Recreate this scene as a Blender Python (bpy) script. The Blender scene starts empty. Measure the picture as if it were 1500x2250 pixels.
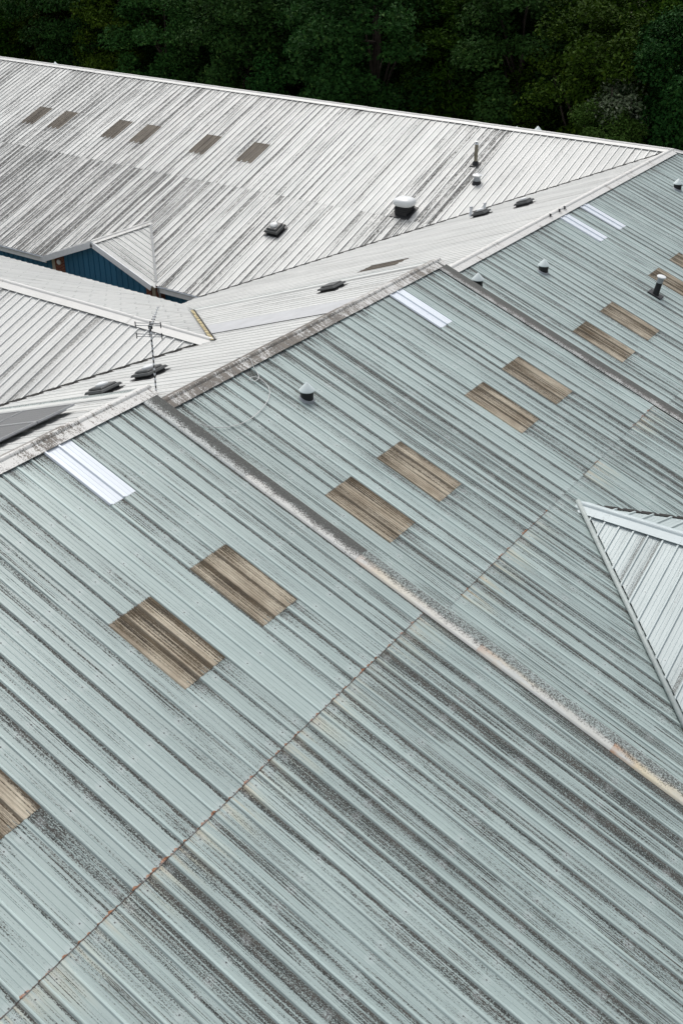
import bpy, bmesh, math, random
import numpy as np
from mathutils import Vector, Matrix

# ------------------------------------------------------------------ camera, sky, sun, exposure
scene = bpy.context.scene
COL = scene.collection

CAM_POS = Vector((14.7434, -11.8823, 9.3525))
CAM_FWD = Vector((-0.47961, 0.70994, -0.51571))
CAM_RIGHT = Vector((0.82635, 0.56312, 0.00669))
CAM_UP = Vector((-0.29516, 0.42295, 0.85673))
cam_data = bpy.data.cameras.new("camera")
cam_data.sensor_fit = 'HORIZONTAL'
cam_data.sensor_width = 36.0
cam_data.lens = 57.02
cam_data.clip_end = 2000.0
cam = bpy.data.objects.new("camera", cam_data)
COL.objects.link(cam)
rot = Matrix((CAM_RIGHT, CAM_UP, -CAM_FWD)).transposed()
cam.matrix_world = Matrix.Translation(CAM_POS) @ rot.to_4x4()
scene.camera = cam

SUN_DIR = Vector((-0.72, 0.62, 0.0)).normalized()      # horizontal direction towards the sun
SUN_EL = math.radians(58)
world = bpy.data.worlds.new("World")
scene.world = world
world.use_nodes = True
wn = world.node_tree
bg = wn.nodes["Background"]
sky = wn.nodes.new("ShaderNodeTexSky")
sky.sky_type = 'NISHITA'
sky.sun_disc = False
sky.sun_elevation = SUN_EL
sky.sun_rotation = math.atan2(SUN_DIR.x, SUN_DIR.y)
sky.air_density = 1.0
sky.dust_density = 4.0
sky.ozone_density = 1.0
veil = wn.nodes.new("ShaderNodeHueSaturation")          # thin high cloud: the blue of the sky is mostly washed out
veil.inputs["Saturation"].default_value = 0.30
wn.links.new(sky.outputs[0], veil.inputs["Color"])
wn.links.new(veil.outputs[0], bg.inputs[0])
bg.inputs[1].default_value = 0.15

sun_data = bpy.data.lights.new("sun", 'SUN')
sun_data.energy = 1.2
sun_data.angle = math.radians(25)
sun_data.color = (1.0, 0.97, 0.92)
sun = bpy.data.objects.new("sun", sun_data)
COL.objects.link(sun)
to_sun = Vector((SUN_DIR.x * math.cos(SUN_EL), SUN_DIR.y * math.cos(SUN_EL), math.sin(SUN_EL)))
sun.rotation_euler = to_sun.to_track_quat('Z', 'Y').to_euler()

vs = scene.view_settings
vs.view_transform = 'Standard'
vs.look = 'None'
vs.exposure = 0.34
vs.gamma = 1.0
vs.use_curve_mapping = False

# ------------------------------------------------------------------ measured layout (metres, near ridge apex = 0)
TF, TB, TFAR, TW = 0.36, 0.37, 0.38, 0.38       # roof pitches as tangents
D1, D2 = 0.4716, 0.9206                         # how far the second and third block ridges lie below the first
YV1, YV2, YF = 2.35, 14.42, 34.455              # block boundaries, far ridge
ZF = -0.925
LAP = 6.99
GROUND = -10.0
EAVE = 14.6
W2Y, W2Z = 8.9, -1.8                            # low wing ridge
GX, GZ, GY0 = -20.2, -4.89, 20.45               # cross gable on the far wing
DY, DZ, DX0 = 8.66, -3.12, 7.35                 # cross gable on the front slope

rng = random.Random(7)

# ------------------------------------------------------------------ object helpers
def thing(name, label, cat, loc=(0, 0, 0), group=None, kind=None):
    o = bpy.data.objects.new(name, None)
    o.empty_display_size = 0.3
    COL.objects.link(o)
    o.location = loc
    o["label"] = label
    o["category"] = cat
    if group:
        o["group"] = group
    if kind:
        o["kind"] = kind
    return o

def tag(o, label, cat, group=None):
    o["label"] = label
    o["category"] = cat
    if group:
        o["group"] = group
    return o

def link(name, mesh, mat, parent=None, M=None, **props):
    o = bpy.data.objects.new(name, mesh)
    COL.objects.link(o)
    if mat is not None and len(mesh.materials) == 0:
        mesh.materials.append(mat)
    if mat is not None and mesh.materials[0] != mat:
        o.material_slots[0].link = 'OBJECT'
        o.material_slots[0].material = mat
    M = M or Matrix.Identity(4)
    if parent is not None:
        o.parent = parent
        base = WORLD.get(parent.name, None)
        if base is None:
            base = Matrix.Translation(parent.location) @ parent.rotation_euler.to_matrix().to_4x4()
        M2 = base.inverted() @ M
        o.matrix_basis = M2
        WORLD[o.name] = M
    else:
        o.matrix_basis = M
        WORLD[o.name] = M
    for k, v in props.items():
        o[k] = v
    return o
WORLD = {}

def mesh_from(name, verts, faces, smooth=False):
    me = bpy.data.meshes.new(name)
    me.from_pydata([tuple(v) for v in verts], [], faces)
    me.update()
    if smooth:
        me.polygons.foreach_set("use_smooth", [True] * len(me.polygons))
    return me

def box_bm(bm, x0, x1, y0, y1, z0, z1, M=None):
    vs_ = [bm.verts.new(M @ Vector(p) if M else p) for p in
           [(x0, y0, z0), (x1, y0, z0), (x1, y1, z0), (x0, y1, z0), (x0, y0, z1), (x1, y0, z1), (x1, y1, z1), (x0, y1, z1)]]
    for f in [(0, 3, 2, 1), (4, 5, 6, 7), (0, 1, 5, 4), (1, 2, 6, 5), (2, 3, 7, 6), (3, 0, 4, 7)]:
        bm.faces.new([vs_[i] for i in f])

def bm_mesh(bm, name, smooth=False, bevel=0.0, seg=2):
    if bevel > 0:
        bmesh.ops.bevel(bm, geom=list(bm.edges), offset=bevel, segments=seg, affect='EDGES', profile=0.5)
    bmesh.ops.recalc_face_normals(bm, faces=bm.faces)
    me = bpy.data.meshes.new(name)
    bm.to_mesh(me)
    bm.free()
    if smooth:
        me.polygons.foreach_set("use_smooth", [True] * len(me.polygons))
    return me

def box_mesh(name, x0, x1, y0, y1, z0, z1, bevel=0.0):
    bm = bmesh.new()
    box_bm(bm, x0, x1, y0, y1, z0, z1)
    return bm_mesh(bm, name, bevel=bevel)

def lathe_mesh(name, prof, n=24, smooth=True, cap=True):
    """prof: list of (r, z) from bottom to top"""
    verts, faces = [], []
    for r, z in prof:
        for k in range(n):
            a = 2 * math.pi * k / n
            verts.append((r * math.cos(a), r * math.sin(a), z))
    for i in range(len(prof) - 1):
        for k in range(n):
            k2 = (k + 1) % n
            faces.append((i * n + k, i * n + k2, (i + 1) * n + k2, (i + 1) * n + k))
    if cap:
        faces.append(tuple(range(n - 1, -1, -1)))
        faces.append(tuple((len(prof) - 1) * n + k for k in range(n)))
    me = mesh_from(name, verts, faces, False)
    if smooth:
        me.polygons.foreach_set("use_smooth", [len(p.vertices) == 4 for p in me.polygons])
        me.set_sharp_from_angle(angle=math.radians(35))
    return me

def tube_mesh(name, pts, r, n=8, radii=None):
    pts = [Vector(p) for p in pts]
    verts, faces = [], []
    for i, p in enumerate(pts):
        d = (pts[min(i + 1, len(pts) - 1)] - pts[max(i - 1, 0)]).normalized()
        a = d.cross(Vector((0, 0, 1)))
        if a.length < 1e-3:
            a = d.cross(Vector((1, 0, 0)))
        a.normalize()
        b = d.cross(a)
        rr = radii[i] if radii else r
        for k in range(n):
            t = 2 * math.pi * k / n
            verts.append(p + a * (rr * math.cos(t)) + b * (rr * math.sin(t)))
    for i in range(len(pts) - 1):
        for k in range(n):
            k2 = (k + 1) % n
            faces.append((i * n + k, i * n + k2, (i + 1) * n + k2, (i + 1) * n + k))
    faces.append(tuple(range(n)))
    faces.append(tuple((len(pts) - 1) * n + k for k in range(n - 1, -1, -1)))
    me = mesh_from(name, verts, faces, True)
    bm = bmesh.new()
    bm.from_mesh(me)
    bmesh.ops.recalc_face_normals(bm, faces=bm.faces)
    bm.to_mesh(me)
    bm.free()
    return me

# ------------------------------------------------------------------ material helpers
class NT:
    def __init__(self, name):
        self.mat = bpy.data.materials.new(name)
        self.mat.use_nodes = True
        self.t = self.mat.node_tree
        self.bsdf = self.t.nodes["Principled BSDF"]
    def n(self, typ, **kw):
        nd = self.t.nodes.new(typ)
        for k, v in kw.items():
            setattr(nd, k, v)
        return nd
    def l(self, a, b):
        self.t.links.new(a, b)
    def put(self, sock, val):
        if isinstance(val, (int, float)):
            sock.default_value = val
        elif isinstance(val, (tuple, list, Vector)):
            sock.default_value = tuple(val)
        else:
            self.l(val, sock)
    def math(self, op, a, b=0.0, c=0.0, clamp=False):
        nd = self.n("ShaderNodeMath", operation=op, use_clamp=clamp)
        self.put(nd.inputs[0], a)
        self.put(nd.inputs[1], b)
        if op in ('MULTIPLY_ADD', 'SMOOTH_MIN', 'COMPARE', 'WRAP'):
            self.put(nd.inputs[2], c)
        return nd.outputs[0]
    def add(self, a, b): return self.math('ADD', a, b)
    def sub(self, a, b): return self.math('SUBTRACT', a, b)
    def mul(self, a, b): return self.math('MULTIPLY', a, b)
    def mapr(self, x, a, b, c=0.0, d=1.0, smooth=False):
        nd = self.n("ShaderNodeMapRange", clamp=True)
        if smooth:
            nd.interpolation_type = 'SMOOTHSTEP'
        self.put(nd.inputs[0], x)
        for i, v in enumerate((a, b, c, d)):
            self.put(nd.inputs[i + 1], v)
        return nd.outputs[0]
    def vec(self, x, y, z=0.0):
        nd = self.n("ShaderNodeCombineXYZ")
        for i, v in enumerate((x, y, z)):
            self.put(nd.inputs[i], v)
        return nd.outputs[0]
    def noise(self, vec, scale=1.0, detail=2.0, rough=0.5):
        nd = self.n("ShaderNodeTexNoise", noise_dimensions='3D')
        self.put(nd.inputs["Vector"], vec)
        nd.inputs["Scale"].default_value = scale
        nd.inputs["Detail"].default_value = detail
        nd.inputs["Roughness"].default_value = rough
        return nd.outputs[0]
    def mix(self, f, a, b):
        nd = self.n("ShaderNodeMix", data_type='RGBA')
        self.put(nd.inputs[0], f)
        for s, v in ((nd.inputs[6], a), (nd.inputs[7], b)):
            if isinstance(v, tuple):
                s.default_value = (*v[:3], 1.0)
            else:
                self.l(v, s)
        return nd.outputs[2]
    def attr(self, name):
        nd = self.n("ShaderNodeAttribute", attribute_type='OBJECT')
        nd.attribute_name = name
        return nd.outputs["Fac"]
    def obj_coord(self):
        tc = self.n("ShaderNodeTexCoord")
        sp = self.n("ShaderNodeSeparateXYZ")
        self.l(tc.outputs["Object"], sp.inputs[0])
        return tc.outputs["Object"], sp.outputs[0], sp.outputs[1], sp.outputs[2]
    def rnd(self):
        return self.n("ShaderNodeObjectInfo").outputs["Random"]
    def bump(self, h, strength, dist=0.01):
        b = self.n("ShaderNodeBump")
        b.inputs["Strength"].default_value = strength
        b.inputs["Distance"].default_value = dist
        self.l(h, b.inputs["Height"])
        self.l(b.outputs[0], self.bsdf.inputs["Normal"])
    def out(self, color=None, rough=0.5, spec=0.5, metal=0.0):
        b = self.bsdf
        if color is not None:
            if isinstance(color, tuple):
                b.inputs["Base Color"].default_value = (*color[:3], 1)
            else:
                self.l(color, b.inputs["Base Color"])
        self.put(b.inputs["Roughness"], rough)
        b.inputs["Specular IOR Level"].default_value = spec
        b.inputs["Metallic"].default_value = metal
        return self.mat

def sheet_material(name, base, base2, dirt, dirt2, foot=0.45, streak_gain=1.3, contrast=3.2, speck=(80, 40), rough=0.42, spec=0.5, foot_side=1, opacity=0.9, rib_dirt=0.10, pan_gain=2.6, fine=32.0, fix=0.0, dmax=0.62, thin=0.95, rib_highlight=1.16, lipk=1.0, patch=1.2):
    """weathered profiled sheet: object x runs across the ribs, -y runs down the slope"""
    m = NT(name)
    co, u, y, z = m.obj_coord()
    v = m.mul(y, -1.0)
    r = m.rnd()
    grime, drip, rust, stain, slen, pitch = (m.attr(k) for k in ("grime", "drip", "rust", "stain", "sheet_length", "rib_pitch"))
    up = m.math('DIVIDE', u, pitch)
    idx = m.math('FLOOR', up)
    w = m.sub(up, idx)
    wn_ = m.n("ShaderNodeTexWhiteNoise", noise_dimensions='2D')
    m.l(m.vec(idx, m.mul(r, 913.0)), wn_.inputs["Vector"])
    pr = wn_.outputs["Value"]
    ro = m.mul(r, 71.0)
    s1 = m.noise(m.vec(m.add(m.mul(u, fine), ro), m.mul(v, 0.32), m.mul(r, 33.0)), 1.0, 4.0, 0.62)
    s2 = m.noise(m.vec(m.add(m.mul(u, 5.0), ro), m.mul(v, 0.35), m.mul(r, 61.0)), 1.0, 2.0, 0.5)
    sp = m.noise(m.vec(m.add(m.mul(u, speck[0]), ro), m.mul(v, speck[1]), ro), 1.0, 3.0, 0.65)
    s = m.mapr(sp, 0.27, 0.72)
    jit = m.mul(m.sub(m.noise(m.vec(m.mul(v, 6.0), m.mul(u, 3.0), ro), 1.0, 3.0, 0.6), 0.5), 0.16)
    wj = m.add(w, jit) if foot_side > 0 else m.sub(1.0, m.add(w, jit))
    line = m.mul(m.mapr(wj, 0.69, 0.82, smooth=True), m.mapr(wj, 1.04, 0.93))
    grad = m.mapr(wj, 0.05, 0.85, 0.15, 1.0)
    pl = m.math('POWER', pr, 1.8)
    d = m.sub(m.mul(grime, 0.55), 0.22)
    d = m.add(d, m.mul(m.mul(m.mul(pl, grad), m.mul(grime, pan_gain)), 1.0))
    d = m.add(d, m.mul(m.sub(s1, 0.5), streak_gain))
    d = m.add(d, m.mul(m.sub(s2, 0.5), streak_gain * 0.6))
    d = m.add(d, m.mul(m.mul(line, foot), m.mapr(m.math('FRACT', m.mul(pr, 7.7)), 0.2, 1.0, 0.0, 1.15)))
    sf = m.noise(m.vec(m.add(m.mul(u, 62.0), ro), m.mul(v, 0.17), m.mul(r, 19.0)), 1.0, 3.0, 0.6)
    sg = m.noise(m.vec(m.add(m.mul(u, 3.0), ro), m.mul(v, 0.8), m.mul(r, 5.0)), 1.0, 2.0, 0.5)
    d = m.add(d, m.mul(m.mul(m.mapr(sf, 0.52, 0.64), m.mapr(sg, 0.38, 0.62)), m.mul(m.mapr(grime, 0.0, 0.7), thin)))
    tip = m.noise(m.vec(m.add(m.mul(u, 30.0), ro), 0.3, ro), 1.0, 2.0, 0.5)
    dr = m.mul(drip, m.mapr(v, m.add(0.15, m.mul(m.mapr(tip, 0.35, 0.7), 1.1)), 0.12, 0.0, 1.0))
    d = m.add(d, m.mul(dr, 0.75))
    dens = m.math('MINIMUM', m.math('MAXIMUM', d, 0.0), dmax)
    mask = m.math('MULTIPLY_ADD', m.sub(dens, s), contrast, 0.42, clamp=True)
    crown = m.math('MINIMUM', m.mapr(w, 0.10, 0.135), m.mapr(w, 0.905, 0.865))
    mask = m.mul(mask, m.math('MULTIPLY_ADD', crown, 1.0 - rib_dirt, rib_dirt))
    mask = m.mul(mask, opacity)
    big = m.noise(m.vec(m.add(m.mul(u, patch), ro), m.mul(v, patch * 0.4), ro), 1.0, 4.0, 0.6)
    col = m.mix(m.mapr(big, 0.3, 0.7), base, base2)
    shade = m.mapr(r, 0.0, 1.0, 0.93, 1.05)
    hs = m.n("ShaderNodeHueSaturation")
    m.l(col, hs.inputs["Color"])
    m.l(m.mul(shade, m.math('MULTIPLY_ADD', dens, -0.34, 1.0)), hs.inputs["Value"])
    col = hs.outputs[0]
    top = m.math('MAXIMUM', m.mapr(w, 0.075, 0.05), m.mapr(w, 0.925, 0.95))  # rib crowns lightened so their bright highlight lines are painted into the colour
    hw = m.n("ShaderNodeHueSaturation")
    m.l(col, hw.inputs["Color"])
    m.l(m.math('MULTIPLY_ADD', top, rib_highlight - 1.0, 1.0), hw.inputs["Value"])
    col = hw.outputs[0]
    dcol = m.mix(m.mapr(m.noise(m.vec(m.mul(u, 9.0), m.mul(v, 2.0), ro), 1.0, 2.0), 0.35, 0.65), dirt, dirt2)
    # cream run-off stain below a rusty lap
    run = m.mul(stain, m.mul(m.mapr(v, 0.12, 0.95, 1.0, 0.0), m.mapr(m.noise(m.vec(m.add(m.mul(u, 13.0), ro), m.mul(v, 0.8), ro), 1.0, 3.0), 0.45, 0.68)))
    col = m.mix(m.mul(run, 0.65), col, m.mix(m.mapr(v, 0.12, 0.4), (0.50, 0.33, 0.15), (0.52, 0.46, 0.30)))
    col = m.mix(mask, col, dcol)
    # corroded cut end
    edge = m.sub(slen, v)
    rn = m.noise(m.vec(m.add(m.mul(u, 7.0), ro), 0.0, ro), 1.0, 3.0, 0.6)
    wid = m.mul(m.mapr(rn, 0.48, 0.66), 0.042)
    re = m.mul(rust, m.mapr(m.sub(edge, wid), 0.012, 0.0))
    col = m.mix(re, col, m.mix(m.mapr(sp, 0.35, 0.65), (0.17, 0.06, 0.028), (0.34, 0.16, 0.075)))
    lip = m.mul(m.mapr(edge, 0.016, 0.010), m.math('GREATER_THAN', slen, 0.5))
    col = m.mix(m.mul(m.mul(lip, lipk), m.mapr(rust, 0.0, 0.5, 0.15, 0.85)), col, (0.04, 0.038, 0.035))
    # fixing heads along the purlin lines, each inside a painted patch of pale sheen
    pv = m.math('ABSOLUTE', m.sub(m.math('FRACT', m.add(m.math('DIVIDE', v, 1.42), 0.31)), 0.5))
    pw = m.math('ABSOLUTE', m.sub(w, m.mapr(m.math('FRACT', m.mul(pr, 31.0)), 0, 1, 0.30, 0.62)))
    dot = m.math('ADD', m.math('POWER', m.mul(pv, 1.42), 2.0), m.math('POWER', m.mul(pw, pitch), 2.0))
    col = m.mix(m.mul(m.mapr(dot, 0.009, 0.0), 0.16 * fix), col, (0.62, 0.66, 0.66))
    col = m.mix(m.mul(m.math('LESS_THAN', dot, 0.00018), fix), col, (0.06, 0.06, 0.06))
    m.bump(m.noise(m.vec(m.add(m.mul(u, 2.2), ro), m.mul(v, 0.9), ro), 1.0, 2.0), 0.10, 0.05)
    return m.out(col, m.mix_rough(mask, rough, 0.9), spec)

def _mix_rough(self, f, a, b):
    return self.mapr(f, 0.0, 1.0, a, b)
NT.mix_rough = _mix_rough

def plain(name, col, rough=0.5, spec=0.5, metal=0.0, var=0.12, scale=6.0, dark=None, dark_amt=0.0, streak=False):
    m = NT(name)
    co, u, y, z = m.obj_coord()
    r = m.rnd()
    vec = m.vec(m.add(u, m.mul(r, 17.0)), y, m.mul(z, 0.25 if streak else 1.0))
    n1 = m.noise(vec, scale, 4.0, 0.6)
    n2 = m.noise(vec, scale * 6, 2.0, 0.6)
    f = m.mapr(m.add(m.mul(n1, 0.7), m.mul(n2, 0.3)), 0.3, 0.7)
    lo = tuple(max(0, c * (1 - var)) for c in col)
    hi = tuple(min(1, c * (1 + var)) for c in col)
    c = m.mix(f, lo, hi)
    if dark:
        c = m.mix(m.mul(m.mapr(n1, 0.62, 0.42), dark_amt), c, dark)
    return m.out(c, rough, spec, metal)

# roof paint
M_GREEN = sheet_material("roof_paint_pale_green", (0.285, 0.352, 0.342), (0.335, 0.406, 0.393), (0.018, 0.019, 0.017), (0.046, 0.040, 0.034), foot=1.0, streak_gain=2.0, contrast=4.2, foot_side=1, fix=0.9, opacity=0.96, dmax=0.72, rib_highlight=1.28, pan_gain=1.35, thin=1.45)
M_WHITE = sheet_material("roof_paint_bleached_white", (0.44, 0.45, 0.435), (0.55, 0.555, 0.535), (0.025, 0.025, 0.023), (0.07, 0.066, 0.06), foot=0.5, streak_gain=2.4, contrast=2.6, speck=(34, 8), rough=0.5, foot_side=-1, opacity=0.92, pan_gain=1.5, fine=26.0, thin=0.9, rib_highlight=1.3, dmax=0.74)
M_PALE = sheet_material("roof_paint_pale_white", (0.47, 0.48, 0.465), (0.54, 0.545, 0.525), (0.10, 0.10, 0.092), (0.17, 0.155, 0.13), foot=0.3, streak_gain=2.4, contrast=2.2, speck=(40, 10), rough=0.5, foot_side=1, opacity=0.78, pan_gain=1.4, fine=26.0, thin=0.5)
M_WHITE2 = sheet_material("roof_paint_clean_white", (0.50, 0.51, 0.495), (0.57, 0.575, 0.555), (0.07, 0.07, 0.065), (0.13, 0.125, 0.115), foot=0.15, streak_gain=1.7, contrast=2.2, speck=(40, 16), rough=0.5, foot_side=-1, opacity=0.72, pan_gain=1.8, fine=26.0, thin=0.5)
M_DORMER = sheet_material("roof_paint_grey_green", (0.37, 0.43, 0.43), (0.43, 0.49, 0.49), (0.05, 0.05, 0.046), (0.09, 0.08, 0.07), foot=0.2, streak_gain=1.2, contrast=2.8, speck=(60, 42), rough=0.42, foot_side=1, opacity=0.8, pan_gain=3.0, fix=0.7, thin=0.3, rib_highlight=1.08)
M_GRP_OLD = sheet_material("rooflight_aged_brown", (0.20, 0.16, 0.11), (0.47, 0.42, 0.33), (0.026, 0.019, 0.012), (0.075, 0.054, 0.030), foot=0.9, streak_gain=3.4, contrast=2.2, speck=(80, 26), rough=0.6, spec=0.3, rib_dirt=0.5, pan_gain=1.2, fine=60.0, dmax=0.9, thin=0.6, rib_highlight=1.0, patch=3.0)
M_GRP_FAR = sheet_material("rooflight_aged_dark", (0.07, 0.058, 0.043), (0.13, 0.108, 0.08), (0.035, 0.03, 0.025), (0.08, 0.066, 0.048), foot=0.4, streak_gain=2.4, contrast=2.0, speck=(40, 10), rough=0.6, spec=0.3, foot_side=-1, rib_dirt=0.6, pan_gain=1.2, rib_highlight=1.0, patch=3.0)
M_GRP_NEW = sheet_material("rooflight_clear_white", (0.62, 0.67, 0.73), (0.69, 0.74, 0.79), (0.22, 0.24, 0.26), (0.3, 0.3, 0.3), foot=0.12, streak_gain=0.7, contrast=1.4, rough=0.22, spec=0.6, pan_gain=0.3, thin=0.2, rib_highlight=1.05)
M_BLUE = sheet_material("cladding_dark_blue", (0.022, 0.120, 0.215), (0.026, 0.138, 0.245), (0.008, 0.03, 0.05), (0.012, 0.035, 0.05), foot=0.2, streak_gain=0.6, contrast=1.2, rough=0.5, spec=0.35, opacity=0.6)

def cap_material(name, base, dirt, dirt2):
    m = NT(name)
    co, u, y, z = m.obj_coord()
    r = m.rnd()
    g = m.attr("grime")
    ro = m.mul(r, 57.0)
    blot = m.noise(m.vec(m.add(m.mul(u, 1.6), ro), m.mul(y, 1.2), ro), 1.0, 4.0, 0.6)
    strk = m.noise(m.vec(m.add(m.mul(u, 16.0), ro), m.mul(y, 2.5), ro), 1.0, 4.0, 0.65)
    sp = m.noise(m.vec(m.mul(u, 55.0), m.mul(y, 45.0), ro), 1.0, 3.0, 0.6)
    d = m.add(m.add(g, m.mul(m.sub(blot, 0.5), 2.0)), m.mul(m.sub(strk, 0.5), 2.4))
    mask = m.math('MULTIPLY_ADD', m.sub(d, m.mapr(sp, 0.3, 0.7)), 3.0, 0.5, clamp=True)
    back = m.mapr(y, 0.02, 0.12)
    mask = m.math('MAXIMUM', mask, m.mul(back, m.mapr(g, 0.3, 0.55)))
    c = m.mix(m.mapr(blot, 0.3, 0.7), base, tuple(min(1, k * 1.1) for k in base))
    dc = m.mix(m.mapr(strk, 0.4, 0.62), dirt, dirt2)
    c = m.mix(m.mul(mask, 0.88), c, dc)
    m.bump(sp, 0.15, 0.01)
    return m.out(c, m.mapr(mask, 0, 1, 0.45, 0.9), 0.4)
M_CAP = cap_material("ridge_cap_paint", (0.53, 0.53, 0.51), (0.050, 0.042, 0.034), (0.13, 0.11, 0.09))
M_CAPB = cap_material("ridge_cap_blue_white", (0.44, 0.50, 0.51), (0.12, 0.12, 0.11), (0.2, 0.2, 0.19))

def coping_material(name):
    """verge flashing: x runs across it from the clean inner edge to the grimy outer edge"""
    m = NT(name)
    co, u, y, z = m.obj_coord()
    r = m.rnd()
    g, rust, sg = m.attr("grime"), m.attr("rust"), m.attr("outer_side")
    ro = m.mul(r, 57.0)
    x = m.mul(u, sg)
    v = m.mul(y, -1.0)
    wav = m.noise(m.vec(m.mul(x, 3.0), m.mul(v, 2.5), ro), 1.0, 4.0, 0.65)
    sp = m.noise(m.vec(m.mul(u, 52.0), m.mul(v, 40.0), ro), 1.0, 3.0, 0.65)
    d = m.add(m.mapr(m.add(x, m.mul(m.sub(wav, 0.5), 0.30)), -0.02, 0.28), m.sub(g, 0.5))
    d = m.math('MINIMUM', d, m.mapr(g, 0.4, 0.58, 0.55, 1.0))
    mask = m.math('MULTIPLY_ADD', m.sub(d, m.mapr(sp, 0.27, 0.73)), 2.6, 0.40, clamp=True)
    c = m.mix(m.mapr(wav, 0.35, 0.65), (0.40, 0.43, 0.42), (0.50, 0.52, 0.505))
    inner = m.mapr(m.add(x, m.mul(m.sub(wav, 0.5), 0.12)), 0.22, 0.14)
    c = m.mix(m.mul(m.attr('chalk'), inner), m.mix(inner, (0.33, 0.385, 0.375), c), (0.58, 0.58, 0.555))
    rm = m.mul(m.mul(rust, m.mapr(x, 0.25, 0.14)), m.mul(m.mapr(v, 0.0, 2.2, 1.0, 0.12), m.mapr(m.noise(m.vec(m.mul(x, 5.0), m.mul(v, 1.3), ro), 1.0, 4.0, 0.6), 0.36, 0.58)))
    c = m.mix(m.mul(rm, 0.85), c, m.mix(m.mapr(v, 0.0, 0.7), (0.42, 0.17, 0.05), (0.60, 0.50, 0.30)))
    c = m.mix(m.mul(mask, 0.9), c, m.mix(m.mapr(sp, 0.35, 0.65), (0.026, 0.024, 0.022), (0.075, 0.070, 0.064)))
    c = m.mix(m.mul(m.mapr(v, 0.02, 0.008), m.mapr(rust, 0.0, 0.3, 0.4, 1.0)), c, (0.16, 0.06, 0.025))
    return m.out(c, m.mapr(mask, 0, 1, 0.45, 0.9), 0.4)
M_COPING = coping_material("verge_flashing_paint")

M_TRIM = plain("white_trim", (0.60, 0.63, 0.66), 0.4, 0.5, var=0.06)
M_FASCIA = plain("white_fascia", (0.78, 0.80, 0.82), 0.4, 0.5, var=0.06)
M_DARKMETAL = plain("dark_grey_plastic", (0.022, 0.023, 0.025), 0.5, 0.4, var=0.3)
M_BLACK = plain("black_rubber", (0.010, 0.011, 0.013), 0.5, 0.4, var=0.3)
M_GREYGRP = plain("grey_moulded_plastic", (0.060, 0.065, 0.066), 0.45, 0.4, var=0.2, dark=(0.05, 0.05, 0.045), dark_amt=0.5)
M_DOMEWHITE = plain("white_moulded_dome", (0.62, 0.64, 0.64), 0.35, 0.5, var=0.04)
M_COWL = plain("pale_cowl_paint", (0.52, 0.59, 0.59), 0.4, 0.5, var=0.06)
M_GALV = plain("galvanised_steel", (0.30, 0.32, 0.34), 0.4, 0.5, 0.35, var=0.12)
M_BRONZE = plain("weathered_flue_steel", (0.17, 0.155, 0.115), 0.4, 0.5, 0.4, var=0.3, scale=3.0)
M_ALU = plain("aluminium_frame", (0.42, 0.43, 0.44), 0.35, 0.5, 0.5, var=0.1)
M_CABLE = plain("grey_white_cable", (0.55, 0.56, 0.55), 0.5, 0.4, var=0.05)
M_STEEL = plain("steel_rod", (0.05, 0.05, 0.05), 0.5, 0.4, 0.2, var=0.2)
M_LEAD2 = plain("dull_grey_green_roll", (0.33, 0.37, 0.36), 0.55, 0.4, var=0.15)
M_LEAD_SHADE = plain("lead_flashing_and_lap_shade", (0.30, 0.31, 0.31), 0.7, 0.2, var=0.2)
M_VALLEY = plain("dark_valley_gutter", (0.035, 0.034, 0.032), 0.8, 0.2, var=0.3)
M_YELLOW = plain("lichen_yellow_gutter", (0.55, 0.47, 0.27), 0.8, 0.2, var=0.2, scale=3, dark=(0.10, 0.08, 0.05), dark_amt=0.9)
M_FLATBLUE = plain("smooth_blue_grey_flashing", (0.40, 0.41, 0.42), 0.6, 0.3, var=0.10, scale=1.5)
M_STONE = plain("cream_stone", (0.40, 0.36, 0.28), 0.85, 0.2, var=0.15)
M_WALL = plain("rendered_wall", (0.30, 0.29, 0.27), 0.9, 0.2, var=0.15)

def brick_material():
    m = NT("red_brick")
    co, x, y, z = m.obj_coord()
    b = m.n("ShaderNodeTexBrick")
    m.l(m.vec(m.add(x, y), z, 0.0), b.inputs["Vector"])
    b.inputs["Scale"].default_value = 1.0
    b.inputs["Brick Width"].default_value = 0.225
    b.inputs["Row Height"].default_value = 0.075
    b.inputs["Mortar Size"].default_value = 0.008
    b.inputs["Color1"].default_value = (0.20, 0.055, 0.03, 1)
    b.inputs["Color2"].default_value = (0.13, 0.035, 0.022, 1)
    b.inputs["Mortar"].default_value = (0.18, 0.15, 0.12, 1)
    m.bump(b.outputs["Fac"], -0.4, 0.01)
    return m.out(b.outputs["Color"], 0.9, 0.2)
M_BRICK = brick_material()

def solar_material():
    m = NT("solar_cells")
    co, x, y, z = m.obj_coord()
    def grid(s, per, wd):
        f = m.math('FRACT', m.math('DIVIDE', s, per))
        return m.math('MAXIMUM', m.math('LESS_THAN', f, wd), m.math('GREATER_THAN', f, 1.0 - wd))
    g = m.math('MAXIMUM', grid(x, 0.158, 0.03), grid(y, 0.158, 0.03))
    c = m.mix(g, (0.075, 0.078, 0.082), (0.17, 0.175, 0.18))
    return m.out(c, 0.35, 0.5)
M_SOLAR = solar_material()

def ground_material():
    m = NT("ground_grass")
    co, x, y, z = m.obj_coord()
    n = m.noise(co, 0.15, 5.0, 0.6)
    n2 = m.noise(co, 4.0, 4.0, 0.6)
    c = m.mix(m.mapr(n, 0.35, 0.65), (0.035, 0.055, 0.018), (0.07, 0.065, 0.04))
    c = m.mix(m.mapr(n2, 0.4, 0.7, 0, 0.5), c, (0.03, 0.04, 0.015))
    return m.out(c, 0.95, 0.1)

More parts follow.
